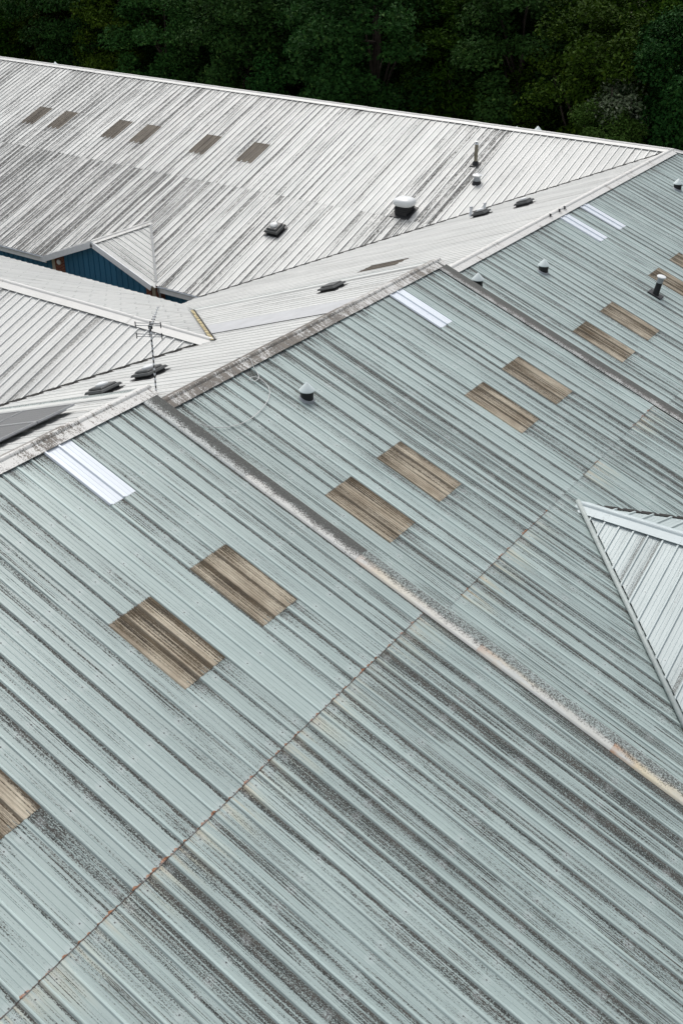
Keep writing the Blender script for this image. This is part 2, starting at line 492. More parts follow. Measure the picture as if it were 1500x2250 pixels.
def leaf_material(name, a, b, c3):
    m = NT(name)
    g = m.n("ShaderNodeNewGeometry")
    ri = g.outputs["Random Per Island"]
    r = m.rnd()
    c = m.mix(ri, a, b)
    c = m.mix(m.mapr(m.math('FRACT', m.mul(ri, 13.7)), 0.86, 1.0, 0.0, 0.8), c, c3)
    hs = m.n("ShaderNodeHueSaturation")
    m.l(c, hs.inputs["Color"])
    m.l(m.mapr(r, 0, 1, 0.485, 0.515), hs.inputs["Hue"])
    m.l(m.mapr(m.math('FRACT', m.mul(r, 7.3)), 0, 1, 0.55, 1.1), hs.inputs["Value"])
    hs.inputs["Saturation"].default_value = 1.1
    mat = m.out(hs.outputs[0], 0.7, 0.05)
    return mat
M_LEAF = leaf_material("leaf_dark_green", (0.020, 0.050, 0.008), (0.040, 0.086, 0.012), (0.090, 0.150, 0.025))
M_LEAF2 = leaf_material("leaf_olive_green", (0.025, 0.052, 0.008), (0.046, 0.085, 0.012), (0.10, 0.145, 0.028))
M_LEAF3 = leaf_material("leaf_blue_green", (0.016, 0.046, 0.013), (0.030, 0.076, 0.020), (0.070, 0.130, 0.036))
M_LEAF_PALE = leaf_material("leaf_silver_green", (0.035, 0.055, 0.025), (0.11, 0.13, 0.085), (0.30, 0.32, 0.25))
M_LEAF_LIGHT = leaf_material("leaf_fresh_green", (0.045, 0.085, 0.018), (0.075, 0.12, 0.03), (0.12, 0.16, 0.05))
M_BARK = plain("bark", (0.06, 0.05, 0.04), 0.95, 0.1, var=0.35, scale=5)

# ------------------------------------------------------------------ profiled sheets
RIB_B, RIB_T, RIB_H = 0.036, 0.016, 0.019

def profile(n, pitch, kind="rib"):
    pts = []
    for k in range(n):
        c = k * pitch
        if kind in ("rib", "high"):
            rh = RIB_H if kind == "rib" else 0.034
            pts += [(c - RIB_B, 0.0), (c - RIB_T, rh), (c + RIB_T, rh), (c + RIB_B, 0.0)]
            for q in (pitch * 0.36, pitch * 0.64):
                pts += [(c + q - 0.014, 0.0), (c + q, 0.005), (c + q + 0.014, 0.0)]
        elif kind == "grp":
            pts += [(c - RIB_B, 0.0), (c - RIB_T, RIB_H), (c + RIB_T, RIB_H), (c + RIB_B, 0.0)]
            for q in (0.26, 0.42, 0.58, 0.74):
                pts += [(c + pitch * q - 0.020, 0.0), (c + pitch * q - 0.007, 0.008), (c + pitch * q + 0.007, 0.008), (c + pitch * q + 0.020, 0.0)]
        else:
            pts += [(c - 0.030, 0.0), (c - 0.022, -0.03), (c + 0.022, -0.03), (c + 0.030, 0.0)]
    pts.append((n * pitch - (0.030 if kind == "groove" else RIB_B), 0.0))
    return pts

_sheet_cache = {}
def sheet_mesh(n, pitch, L, kind="rib"):
    key = (n, round(pitch, 4), round(L, 3), kind)
    if key in _sheet_cache:
        return _sheet_cache[key]
    prof = profile(n, pitch, kind)
    verts, faces = [], []
    rows = [(0.0, 0.0), (-L, 0.0), (-L, -0.006)]
    for yy, dz in rows:
        for x, zz in prof:
            verts.append((x, yy, zz + dz))
    k = len(prof)
    for j in range(len(rows) - 1):
        for i in range(k - 1):
            faces.append((j * k + i, (j + 1) * k + i, (j + 1) * k + i + 1, j * k + i + 1))
    me = mesh_from("sheet", verts, faces)
    _sheet_cache[key] = me
    return me

class Slope:
    def __init__(self, O, U, tan, vertical=False):
        self.O = Vector(O)
        self.U = Vector(U).normalized()
        if vertical:
            self.UP = Vector((0, 0, 1))
            self.N = self.U.cross(self.UP)
            self.c = 1.0
        else:
            hor = Vector((0, 0, 1)).cross(self.U)           # horizontal direction pointing up the slope
            self.UP = Vector((hor.x, hor.y, tan)).normalized()
            self.N = self.U.cross(self.UP)
            self.c = 1.0 / math.sqrt(1 + tan * tan)
        self.R = Matrix((self.U, self.UP, self.N)).transposed().to_4x4()
    def M(self, u, v, lift=0.0):
        return Matrix.Translation(self.O + self.U * u - self.UP * v + self.N * lift) @ self.R
    def pt(self, u, v, lift=0.0):
        return self.O + self.U * u - self.UP * v + self.N * lift

def sheet(name, parent, S, u0, n, pitch, h0, h1, lift, mat, clips=(), kind="rib", hor=True, **props):
    """one sheet from u0, n ribs wide, between horizontal distances h0..h1 from the ridge"""
    v0, v1 = (h0 / S.c, h1 / S.c) if hor else (h0, h1)
    L = v1 - v0
    me = sheet_mesh(n, pitch, L, kind)
    M = S.M(u0, v0, lift)
    if clips:
        bm = bmesh.new()
        bm.from_mesh(me)
        Mi = M.inverted()
        cut = False
        for p, nrm in clips:
            lp = Mi @ Vector(p)
            ln = (Mi.to_3x3() @ Vector(nrm)).normalized()
            ds = [(vv.co - lp).dot(ln) for vv in bm.verts]
            if not ds:
                break
            if max(ds) <= 1e-6:
                continue
            cut = True
            bmesh.ops.bisect_plane(bm, geom=bm.verts[:] + bm.edges[:] + bm.faces[:], plane_co=lp, plane_no=ln, clear_outer=True)
        if len(bm.faces) == 0:
            bm.free()
            return None
        if cut:
            me = bpy.data.meshes.new("sheet_cut")
            bm.to_mesh(me)
        bm.free()
    if mat is M_GRP_NEW:
        props["label"] = "newer bright white rooflight sheet below the ridge"
    elif mat in (M_GRP_OLD, M_GRP_FAR):
        props["label"] = "aged brown streaked rooflight sheet"
    pr = dict(grime=0.3, drip=0.0, rust=0.0, stain=0.0, sheet_length=L, rib_pitch=pitch)
    pr.update(props)
    return link(name, me, mat, parent, M, **pr)

def cap_run(parent, start, end, tan_a, tan_b, grime, mat=None, half=0.28, piece=2.4, lift=0.046, name="ridge_cap", mitre=None):
    """rolled ridge capping in pieces from start to end (world points on the apex line)"""
    mat = mat or M_CAP
    start, end = Vector(start), Vector(end)
    d = end - start
    Ltot = d.length
    X = d.normalized()
    Y = Vector((0, 0, 1)).cross(X).normalized()
    Z = X.cross(Y)
    R = Matrix((X, Y, Z)).transposed().to_4x4()
    n = max(1, round(Ltot / piece))
    for i in range(n):
        a, b = Ltot * i / n, Ltot * (i + 1) / n + (0.05 if i < n - 1 else 0.0)
        wob = rng.uniform(-0.004, 0.004)
        # local y<0 is the side on the right of the travel direction (tan_a), y>0 uses tan_b
        prof = [(-half, -half * tan_a - 0.010), (-half, -half * tan_a), (-0.075, -0.075 * tan_a), (-0.05, 0.006), (-0.025, 0.024), (0.0, 0.03),
                (0.025, 0.024), (0.05, 0.006), (0.075, -0.075 * tan_b), (half, -half * tan_b), (half, -half * tan_b - 0.010)]
        verts, faces = [], []
        for xx, dz in ((0.0, 0.0), (b - a, 0.003)):
            for y_, z_ in prof:
                verts.append((xx, y_, z_ + dz + wob))
        k = len(prof)
        for q in range(k - 1):
            faces.append((q, q + k, q + k + 1, q + 1))
        me = mesh_from("cap", verts, faces)
        g = grime[min(len(grime) - 1, int(i * len(grime) / n))] if isinstance(grime, (list, tuple)) else grime
        g = g + rng.uniform(-0.06, 0.06)
        M = Matrix.Translation(start + X * a + Vector((0, 0, lift))) @ R
        o = link(name, me, mat, parent, M, grime=g)
        bm = bmesh.new(); bm.from_mesh(me); bmesh.ops.recalc_face_normals(bm, faces=bm.faces)
        bm.faces.ensure_lookup_table()
        if sum(f.normal.z * f.calc_area() for f in bm.faces) < 0:
            bmesh.ops.reverse_faces(bm, faces=bm.faces)
        bm.to_mesh(me); bm.free()

# ------------------------------------------------------------------ ground
g_me = mesh_from("ground", [(-700, -700, GROUND), (700, -700, GROUND), (700, 700, GROUND), (-700, 700, GROUND)], [(0, 1, 2, 3)])
ground = link("ground", g_me, ground_material())
ground["kind"] = "structure"

# ------------------------------------------------------------------ the three stepped blocks
block1 = thing("roofed_block", "nearest stepped block with grimy pale green sheet roof and rusty lap line", "building", (0, -6, GROUND), "stepped blocks in one row")
block2 = thing("roofed_block", "middle stepped pale green roofed block with loose white cable near its ridge", "building", (0, 8, GROUND), "stepped blocks in one row")
block3 = thing("roofed_block", "farthest stepped pale green roofed block carrying the cone cowls and black flue", "building", (0, 24, GROUND), "stepped blocks in one row")
far_wing = thing("roofed_wing", "long white streaky roofed wing in front of the trees with blue gable", "building", (-20, 30, GROUND))
low_wing = thing("roofed_wing", "low white roofed wing at the left, in front of the blue gable", "building", (-12, 9, GROUND))

F1 = Slope((0, 0, 0), (0, 1, 0), TF)
F2 = Slope((0, 0, -D1), (0, 1, 0), TF)
F3 = Slope((0, 0, -D2), (0, 1, 0), TF)
B1 = Slope((0, 0, 0), (0, -1, 0), TB)
B2 = Slope((0, 0, -D1), (0, -1, 0), TB)
B3 = Slope((0, 0, -D2), (0, -1, 0), TB)
FAR = Slope((0, YF, ZF), (1, 0, 0), TFAR)
FARB = Slope((0, YF, ZF), (-1, 0, 0), TFAR)
W2F = Slope((0, W2Y, W2Z), (1, 0, 0), TW)
W2B = Slope((0, W2Y, W2Z), (-1, 0, 0), TW)

HIP = [((0, YF, 0), Vector((-1.0, TF / TFAR, 0)))]      # keeps the front-slope side of the corner hip

def front_rows(block, S, boundaries, pitch, sky_cols, new_cols, grime_fn, clips=(), lap_rust=1.0):
    for u0, n in boundaries:
        g1, g2 = grime_fn(u0)
        old = any(abs(u0 - s) < 0.2 for s in sky_cols)
        new = any(abs(u0 - s) < 0.2 for s in new_cols)
        common = dict(clips=clips)
        drip = rng.choice([0.15, 0.4, 0.75, 0.95])
        lr = 1.0 if rng.random() < lap_rust else 0.0
        top = 0.03
        if new:
            sheet("rooflight_sheet", block, S, u0, 2, pitch, top, 1.88, 0.013, M_GRP_NEW, grime=0.02)
            sheet("roof_sheet", block, S, u0 + 2 * pitch, n - 2, pitch, top, 1.9, 0.010, M_GREEN, grime=g1, drip=drip, rust=0.15)
            top = 1.82
        if old:
            sheet("roof_sheet", block, S, u0, n, pitch, top, 3.72, 0.0095, M_GREEN, grime=g1, drip=drip if top < 1 else 0.2, rust=0.15, **common)
            sheet("rooflight_sheet", block, S, u0, n, pitch, 3.705, 5.32, 0.0065, M_GRP_OLD, kind="grp", grime=rng.uniform(0.5, 0.72), drip=0.5)
            sheet("roof_sheet", block, S, u0, n, pitch, 5.22, LAP, 0.004, M_GREEN, grime=g1 + 0.06, drip=0.45, rust=lr, **common)
        else:
            sheet("roof_sheet", block, S, u0, n, pitch, top, LAP, 0.006, M_GREEN, grime=g1, drip=drip if top < 1 else 0.5, rust=lr, **common)
        sheet("roof_sheet", block, S, u0, n, pitch, LAP - 0.14, EAVE, 0.0, M_GREEN, grime=g2, stain=rng.uniform(0.2, 1.0) * (lr + 0.1), rust=0.1, **common)

r1 = random.Random(11)
def grime1(u):
    return r1.uniform(0.26, 0.40), r1.uniform(0.50, 0.64) + (0.06 if u > -4 else -0.04)
cols1 = [(-2.279 + k, 3) for k in range(-12, 4)] + [(-2.279 + 4, 2)]
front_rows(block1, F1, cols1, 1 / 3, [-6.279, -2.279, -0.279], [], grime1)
# clear rooflight by the ridge, two ribs wide, laid over the sheets
sheet("rooflight_sheet", block1, F1, -0.279, 2, 1 / 3, 0.05, 1.88, 0.014, M_GRP_NEW, kind="high", grime=0.02)

r2 = random.Random(12)
def grime2(u):
    return r2.uniform(0.34, 0.50), r2.uniform(0.40, 0.58)
cols2 = [(3.85 - 0.99, 3)] + [(3.85 + 0.99 * k, 3) for k in range(0, 10)] + [(3.85 + 9.9, 2)]
front_rows(block2, F2, cols2, 0.33, [3.85, 5.83, 9.79, 11.77], [], grime2, lap_rust=0.45)
sheet("rooflight_sheet", block2, F2, 11.77, 2, 0.33, 0.05, 1.86, 0.014, M_GRP_NEW, kind="high", grime=0.02)

r3 = random.Random(13)
def grime3(u):
    return r3.uniform(0.34, 0.48), r3.uniform(0.38, 0.54)
cols3 = [(16.33 + 1.005 * k, 3) for k in range(-1, 33)]
front_rows(block3, F3, cols3, 0.335, [16.33, 18.34, 22.36, 24.37], [], grime3, clips=HIP, lap_rust=0.45)
sheet("rooflight_sheet", block3, F3, 22.695, 2, 0.335, 0.05, 1.80, 0.014, M_GRP_NEW, kind="high", grime=0.12)
sheet("rooflight_sheet", block3, F3, 24.37, 2, 0.335, 0.05, 1.80, 0.014, M_GRP_NEW, kind="high", grime=0.02)

# back slopes (u runs towards -y)
for blk, S, y0, y1, p, gr in ((block1, B1, -13, YV1 + 0.25, 1 / 3, 0.22), (block2, B2, YV1 + 0.5, YV2 + 0.2, 0.33, 0.28), (block3, B3, YV2 + 0.5, YF, 0.335, 0.36)):
    W = 3 * p
    k = 0
    while y1 - k * W > y0:
        ya = y1 - (k + 1) * W
        n = 3 if ya >= y0 - 0.05 else max(1, round((y1 - k * W - y0) / p))
        uu = -(y1 - k * W)
        gg = gr + rng.uniform(-0.08, 0.10)
        if blk is block3 and abs((y1 - k * W) - 19.5) < 0.5:
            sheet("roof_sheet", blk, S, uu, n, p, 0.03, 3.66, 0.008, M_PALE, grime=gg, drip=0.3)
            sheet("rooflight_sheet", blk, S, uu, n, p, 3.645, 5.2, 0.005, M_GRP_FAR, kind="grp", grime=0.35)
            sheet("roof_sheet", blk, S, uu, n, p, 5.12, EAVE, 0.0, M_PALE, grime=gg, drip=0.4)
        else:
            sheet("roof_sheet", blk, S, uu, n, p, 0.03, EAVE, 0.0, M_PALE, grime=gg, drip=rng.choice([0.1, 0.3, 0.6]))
        k += 1

# smooth cover strip on the middle block's back slope
v_a, v_b = 0.3 / B2.c, 8.0 / B2.c
bm = bmesh.new()
box_bm(bm, 0.0, 1.40, -(v_b - v_a), 0.0, 0.0195, 0.026)
link("cover_flashing", bm_mesh(bm, "cover"), M_FLATBLUE, block2, B2.M(-11.2, v_a, 0.0))

# verge flashings over the steps
def coping(parent, S, y_in, drop, joints, rusts, grime, back=False, chalk=(0.0,)):
    sgn = -1 if back else 1
    prof = [(-0.012, 0.000), (0.012, 0.020), (0.03, 0.027), (0.18, 0.036), (0.22, 0.036), (0.40, 0.024), (0.42, 0.012), (0.422, -drop - 0.02)]
    for i in range(len(joints) - 1):
        a, b = joints[i] / S.c, joints[i + 1] / S.c + (0.06 if i < len(joints) - 2 else 0)
        L = b - a
        lift = 0.003 * (len(joints) - i)
        verts, faces = [], []
        for vv in (0.0, L):
            for x, z in prof:
                verts.append((x * sgn, -vv, z))
        k = len(prof)
        for q in range(k - 1):
            f = (q, q + k, q + k + 1, q + 1)
            faces.append(f if not back else f[::-1])
        me = mesh_from("verge", verts, faces)
        u = y_in if not back else -y_in
        link("verge_flashing", me, M_COPING, parent, S.M(u, a, lift), grime=(grime[i % len(grime)] if isinstance(grime, (list, tuple)) else grime) + rng.uniform(-0.04, 0.04), rust=rusts[i % len(rusts)], outer_side=float(sgn), chalk=chalk[i % len(chalk)])
coping(block1, F1, YV1, D1, [0.02, 2.77, 5.38, 8.03, 10.74, EAVE], [0.0, 0.05, 0.6, 0.7, 1.0], (0.60, 0.56, 0.44, 0.42, 0.42), chalk=(0.0, 0.7, 0.75, 0.4, 0.2))
coping(block1, B1, YV1, D1, [0.02, 2.7, 5.4, 8.1, 10.8, EAVE], [0.0], 0.16, back=True, chalk=(0.6,))
coping(block2, F2, YV2, D2 - D1, [0.02, 1.33, 3.92, 6.58, 9.2, 11.9, EAVE], [0.0], 0.85, chalk=(0.5, 0.7))
coping(block2, B2, YV2, D2 - D1, [0.02, 2.7, 5.4, 8.1, 10.8, EAVE], [0.0], 0.14, back=True, chalk=(0.5,))

# ridge caps
cap_run(block1, (0, -13, 0), (0, YV1 + 0.47, 0), TF, TB, [0.40, 0.44, 0.46, 0.46, 0.50, 0.42, 0.16], lift=0.058)
cap_run(block2, (0, YV1 + 0.46, -D1), (0, YV2 + 0.44, -D1), TF, TB, [0.78, 0.68, 0.60, 0.40, 0.46], lift=0.058)
cap_run(block3, (0, YV2 + 0.46, -D2), (0, YF - 0.2, -D2), TF, TB, [0.02, -0.02, -0.05, 0.0, -0.1], lift=0.058)
for yb in (22.25, 22.98, 23.4):
    bm = bmesh.new()
    box_bm(bm, -0.03, 0.03, -0.012, 0.012, 0.0, 0.07)
    box_bm(bm, -0.05, 0.03, -0.014, 0.014, 0.07, 0.085)
    box_bm(bm, -0.02, 0.09, -0.016, 0.016, -0.012, 0.0)
    link("cap_bracket", bm_mesh(bm, "bracket"), M_DARKMETAL, block3, Matrix.Translation((0.10, yb, -D2 + 0.05)))

# walls below the eaves
def wall_box(parent, x0, x1, y0, y1, z0, z1, mat=M_WALL, name="wall"):
    return link(name, box_mesh("wall", x0, x1, y0, y1, z0, z1), mat, parent)
wall_box(block1, EAVE - 0.6, EAVE - 0.3, -13.0, YV1 + 0.3, GROUND, -TF * EAVE - 0.05)
wall_box(block2, EAVE - 0.6, EAVE - 0.3, YV1 + 0.45, YV2 + 0.3, GROUND, -D1 - TF * EAVE - 0.05)
wall_box(block3, EAVE - 0.6, EAVE - 0.3, YV2 + 0.45, YF + 12, GROUND, -D2 - TF * EAVE - 0.05)
wall_box(block1, -EAVE + 0.3, -EAVE + 0.6, -13.0, 1.8, GROUND, -TB * EAVE - 0.05)
wall_box(block3, -EAVE + 0.3, -EAVE + 0.6, 16.0, 20.8, GROUND, -D2 - TB * EAVE - 0.05)
# stepped end wall of the nearest block, under its gable
me = mesh_from("end_wall", [(-EAVE + .6, -12.9, GROUND), (EAVE - .6, -12.9, GROUND), (EAVE - .6, -12.9, -TF * (EAVE - .6) - .05), (0, -12.9, -.05), (-EAVE + .6, -12.9, -TB * (EAVE - .6) - .05),
                            (-EAVE + .6, -12.6, GROUND), (EAVE - .6, -12.6, GROUND), (EAVE - .6, -12.6, -TF * (EAVE - .6) - .05), (0, -12.6, -.05), (-EAVE + .6, -12.6, -TB * (EAVE - .6) - .05)],
               [(0, 1, 2, 3, 4), (9, 8, 7, 6, 5), (0, 5, 6, 1), (1, 6, 7, 2), (2, 7, 8, 3), (3, 8, 9, 4), (4, 9, 5, 0)])
link("wall", me, M_WALL, block1)

# ------------------------------------------------------------------ far wing
FAR_END = -52
VAL3 = [(Vector((0, 0, -D2 + 0.045)), Vector((TB, 0, -1)))]          # keep what lies above the third block's back slope
rf = random.Random(21)
far_u0 = -5.2236 + 1.0 / 3
sky_far = [-19.22, -22.22, -26.22, -28.22, -32.3, -34.3]
k = 0
u = -5.2236 + 6.0
while u > FAR_END:
    t = max(0.0, min(1.0, (-6.0 - u) / 20.0))
    g1 = 0.06 + 0.40 * t + rf.uniform(-0.12, 0.12)
    g2 = 0.10 + 0.64 * t + rf.uniform(-0.12, 0.12)
    if -10.4 < u < -7.9:
        g1 += 0.42
        g2 += 0.25
    old = any(abs(u - s) < 0.15 for s in sky_far)
    if old:
        sheet("roof_sheet", far_wing, FAR, u, 3, 1 / 3, 0.03, 3.80, 0.0095, M_WHITE, kind="high", clips=VAL3, grime=g1, drip=0.2)
        sheet("rooflight_sheet", far_wing, FAR, u, 3, 1 / 3, 3.785, 5.34, 0.0065, M_GRP_FAR, kind="grp", grime=rf.uniform(0.3, 0.45))
        sheet("roof_sheet", far_wing, FAR, u, 3, 1 / 3, 5.26, 7.1, 0.004, M_WHITE, kind="high", clips=VAL3, grime=g1, drip=0.4)
    else:
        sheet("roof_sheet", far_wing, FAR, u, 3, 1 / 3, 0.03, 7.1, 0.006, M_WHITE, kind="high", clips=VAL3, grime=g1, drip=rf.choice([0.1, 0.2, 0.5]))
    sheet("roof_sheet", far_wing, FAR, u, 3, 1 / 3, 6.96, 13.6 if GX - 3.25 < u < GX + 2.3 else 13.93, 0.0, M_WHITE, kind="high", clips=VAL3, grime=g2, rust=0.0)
    u -= 1.0
# rear slope, out of sight: sheets as wide as the bays
HIPB = [((0, YF, 0), Vector((1.0, -TF / TFAR, 0)))]
for k in range(0, 22):
    sheet("roof_sheet", far_wing, FARB, -15 + 3 * k, 9, 1 / 3, 0.03, 14.0, 0.0, M_WHITE, kind="high", clips=HIPB, grime=0.25)
cap_run(far_wing, (FAR_END, YF, ZF), (0.05, YF, ZF), TFAR, TFAR, -0.25, lift=0.058, half=0.25, piece=3.0)
cap_run(block3, (0.0, YF, -D2), (12.0, YF + 12.0 * TF / TFAR, -D2 - 12 * TF), 0.25, 0.25, -0.1, lift=0.058, half=0.22, name="hip_cap")

# valley gutter between far wing and third block
def valley_strip(name, parent, a, b, width, mat, lift=0.02, side=None):
    a, b = Vector(a), Vector(b)
    d = (b - a)
    X = d.normalized()
    Y = Vector((0, 0, 1)).cross(X).normalized()
    Z = X.cross(Y)
    bm = bmesh.new()
    box_bm(bm, 0, d.length, -width, width, 0.0, 0.006)
    return link(name, bm_mesh(bm, "valley"), mat, parent, Matrix.Translation(a + Vector((0, 0, lift))) @ Matrix((X, Y, Z)).transposed().to_4x4())
def val3(l):
    z = ZF - TFAR * l
    return ((z + D2) / TB, YF - l, z)
valley_strip("valley_gutter", far_wing, val3(0.2), val3(13.9), 0.09, M_VALLEY, 0.012)

# cross gable
gl = 3.30
TG = (GZ - (ZF - TFAR * 13.93)) / gl
TG = 0.385
GR = Slope((GX, 0, GZ), (0, 1, 0), TG)
GL = Slope((GX, 0, GZ), (0, -1, 0), TG)
FARCLIP = [(FAR.pt(0, 0, 0.03), -FAR.N)]
for k in range(4):
    y = 20.30 + k
    sheet("gable_sheet", far_wing, GR, y + 0.037, 3, 1 / 3, 0.03, 3.55, 0.0, M_WHITE, kind="high", clips=FARCLIP, grime=0.30, drip=0.2)
    sheet("gable_sheet", far_wing, GL, -(y + 1.0) + 0.037, 3, 1 / 3, 0.03, 3.55, 0.0, M_WHITE, kind="high", clips=FARCLIP, grime=0.30, drip=0.2)
cap_run(far_wing, (GX, 20.28, GZ), (GX, 24.0, GZ), TG, TG, [0.12, 0.0], lift=0.058, half=0.2, piece=1.9)
yap = YF - (ZF - GZ) / TFAR
valley_strip("valley_flashing", far_wing, (GX, yap, GZ), (GX + 3.3, yap - 3.3 * TG / TFAR, GZ - 3.3 * TG), 0.05, M_LEAD_SHADE, 0.05)
valley_strip("valley_flashing", far_wing, (GX, yap, GZ), (GX - 3.3, yap - 3.3 * TG / TFAR, GZ - 3.3 * TG), 0.05, M_LEAD_SHADE, 0.05)
# barge boards
for sg in (-1, 1):
    L = 3.62
    ang = math.atan(TG)
    X = Vector((sg * math.cos(ang), 0, -math.sin(ang)))
    Z = Vector((sg * math.sin(ang), 0, math.cos(ang)))
    Yv = Z.cross(X)
    Mb = Matrix.Translation(Vector((GX, 20.27, GZ))) @ Matrix((X, Yv, Z)).transposed().to_4x4()
    bm = bmesh.new()
    box_bm(bm, 0.0, L, -0.02, 0.02, -0.21, 0.045)
    link("barge_board", bm_mesh(bm, "barge"), M_FASCIA, far_wing, Mb)
# gable wall: blue panels with grooves, clipped under the barge boards
GW = Slope((0, 20.62, -4.9), (1, 0, 0), 0, vertical=True)
gclips = [((GX, 20.6, GZ - 0.08), Vector((TG, 0, 1))), ((GX, 20.6, GZ - 0.08), Vector((-TG, 0, 1)))]
for k in range(-3, 3):
    x0 = GX + k * 1.0
    cl = gclips + [((GX - 2.25, 0, 0), Vector((-1, 0, 0))), ((GX + 2.75, 0, 0), Vector((1, 0, 0)))]
    sheet("cladding_panel", far_wing, GW, x0, 3, 1 / 3, 0.0, 4.9, 0.0, M_BLUE, clips=cl, kind="groove", hor=False, grime=0.1)
wall_box(far_wing, GX - 2.85, GX - 2.25, 20.58, 20.95, GROUND, -6.02, M_BRICK, "brick_pier")
wall_box(far_wing, GX + 2.75, GX + 3.0, 20.58, 20.95, GROUND, -6.25, M_BRICK, "brick_pier")
wall_box(far_wing, GX - 3.15, GX - 2.86, 20.66, 20.98, GROUND, -6.16, M_STONE, "stone_quoin")
wall_box(far_wing, GX + 3.01, GX + 3.2, 20.66, 20.98, GROUND, -6.3, M_STONE, "stone_quoin")
wall_box(far_wing, GX + 3.21, GX + 3.45, 20.70, 20.98, GROUND, -6.3, M_BRICK, "brick_pier")
# main front wall either side
MW = Slope((0, 20.98, -6.2), (1, 0, 0), 0, vertical=True)
for x0 in list(range(-52, -23)) + [-17, -16, -15]:
    sheet("cladding_panel", far_wing, MW, x0 + 0.3, 3, 1 / 3, 0.0, 3.8, 0.0, M_BLUE, kind="groove", hor=False, grime=0.12)
wall_box(far_wing, FAR_END, -14.3, 21.08, 21.3, GROUND, -6.2, M_WALL)
wall_box(far_wing, FAR_END, 10, YF + 13.4, YF + 13.7, GROUND, -6.25, M_WALL)
wall_box(far_wing, FAR_END + 0.1, FAR_END + 0.4, 21.3, YF + 13.4, GROUND, -6.3, M_WALL)
# eaves: fascia and gutter
eave_z = ZF - TFAR * 13.93
for x0, x1 in ((FAR_END, GX - 3.42), (GX + 3.45, -14.25)):
    link("fascia", box_mesh("fascia", x0, x1, 20.56, 20.60, eave_z - 0.30, eave_z - 0.03), M_FASCIA, far_wing)
    prof = []
    verts, faces = [], []
    for xx in (x0, x1):
        for a in range(9):
            th = math.pi * a / 8
            verts.append((xx, 20.50 - 0.06 * math.cos(th), eave_z - 0.02 - 0.06 * math.sin(th)))
    for a in range(8):
        faces.append((a, a + 1, a + 10, a + 9))
    link("gutter", mesh_from("gutter", verts, faces, True), M_TRIM, far_wing)
link("downpipe", tube_mesh("downpipe", [(GX + 3.52, 20.52, eave_z - 0.07), (GX + 3.52, 20.52, eave_z - 0.2), (GX + 3.5, 20.62, eave_z - 0.4), (GX + 3.5, 20.62, GROUND)], 0.045), M_GALV, far_wing)
# bulkhead light on the brick pier
lamp = thing("bulkhead_light", "small cream bulkhead light on brick pier left of the blue gable", "wall light", (GX - 2.55, 20.57, -6.32))
Ml = Matrix.Translation((GX - 2.55, 20.57, -6.32)) @ Matrix.Rotation(math.pi / 2, 4, 'X')
link("backplate", lathe_mesh("backplate", [(0.13, 0.0), (0.13, 0.03)], 20), M_STONE, lamp, Ml)
link("diffuser", lathe_mesh("diffuser", [(0.11, 0.031), (0.105, 0.06), (0.075, 0.085), (0.02, 0.095)], 20), M_DOMEWHITE, lamp, Ml)

# ------------------------------------------------------------------ low wing
rw = random.Random(31)
VAL2 = [(Vector((0, 0, -D1 + 0.05)), Vector((TB, 0, -1)))]
u = -3.0
while u > -27:
    sheet("roof_sheet", low_wing, W2F, u, 3, 1 / 3, 0.03, 7.1, 0.0, M_WHITE2, kind="high", clips=VAL2, grime=0.30 + rw.uniform(-0.15, 0.2), drip=0.1)
    sheet("roof_sheet", low_wing, W2B, -u - 1.0 + 0.074, 3, 1 / 3, 0.03, 7.1, 0.0, M_PALE, clips=VAL2, grime=0.0 + rw.uniform(-0.05, 0.05))
    u -= 1.0
cap_run(low_wing, (-28, W2Y, W2Z), (-3.45, W2Y, W2Z), TW, TW, -0.32, lift=0.058, half=0.3, piece=3.0)
def val2(l, sg):
    z = W2Z - TW * l
    return ((z + D1) / TB, W2Y + sg * l, z)
valley_strip("valley_gutter", low_wing, val2(0.1, -1), val2(7.0, -1), 0.08, M_VALLEY, 0.012)
valley_strip("valley_gutter", low_wing, val2(-0.15, 1), val2(5.6, 1), 0.05, M_YELLOW, 0.062)
va, vb = Vector(val2(-0.15, 1)), Vector(val2(5.6, 1))
valley_strip("gutter_edge", low_wing, va + Vector((0.055, 0.055, 0.0)), vb + Vector((0.055, 0.055, 0)), 0.022, M_VALLEY, 0.066)
wall_box(low_wing, -28, -11, 15.5, 15.7, GROUND, W2Z - TW * 6.7 - 0.05)
wall_box(low_wing, -28, -11, 2.1, 2.3, GROUND, W2Z - TW * 6.7 - 0.05)
# flat grey dashes in the rear slope pans, standing in for shade at laps
bm = bmesh.new()
for i in range(0, 72):
    for j in range(5):
        uu, hh = 3.04 + i / 3, 0.9 + j * 1.3 + (0.35 if i % 2 else 0)
        if hh > 6.9:
            continue
        Mx = W2B.M(uu, hh / W2B.c, 0.0)
        box_bm(bm, 0.06, 0.20, -0.018, 0.018, 0.0, 0.010, Mx)
me = bm_mesh(bm, "shade_dashes")
fx = link("lap_shade_dashes", me, M_LEAD_SHADE, low_wing)
fx["kind"] = "stuff"

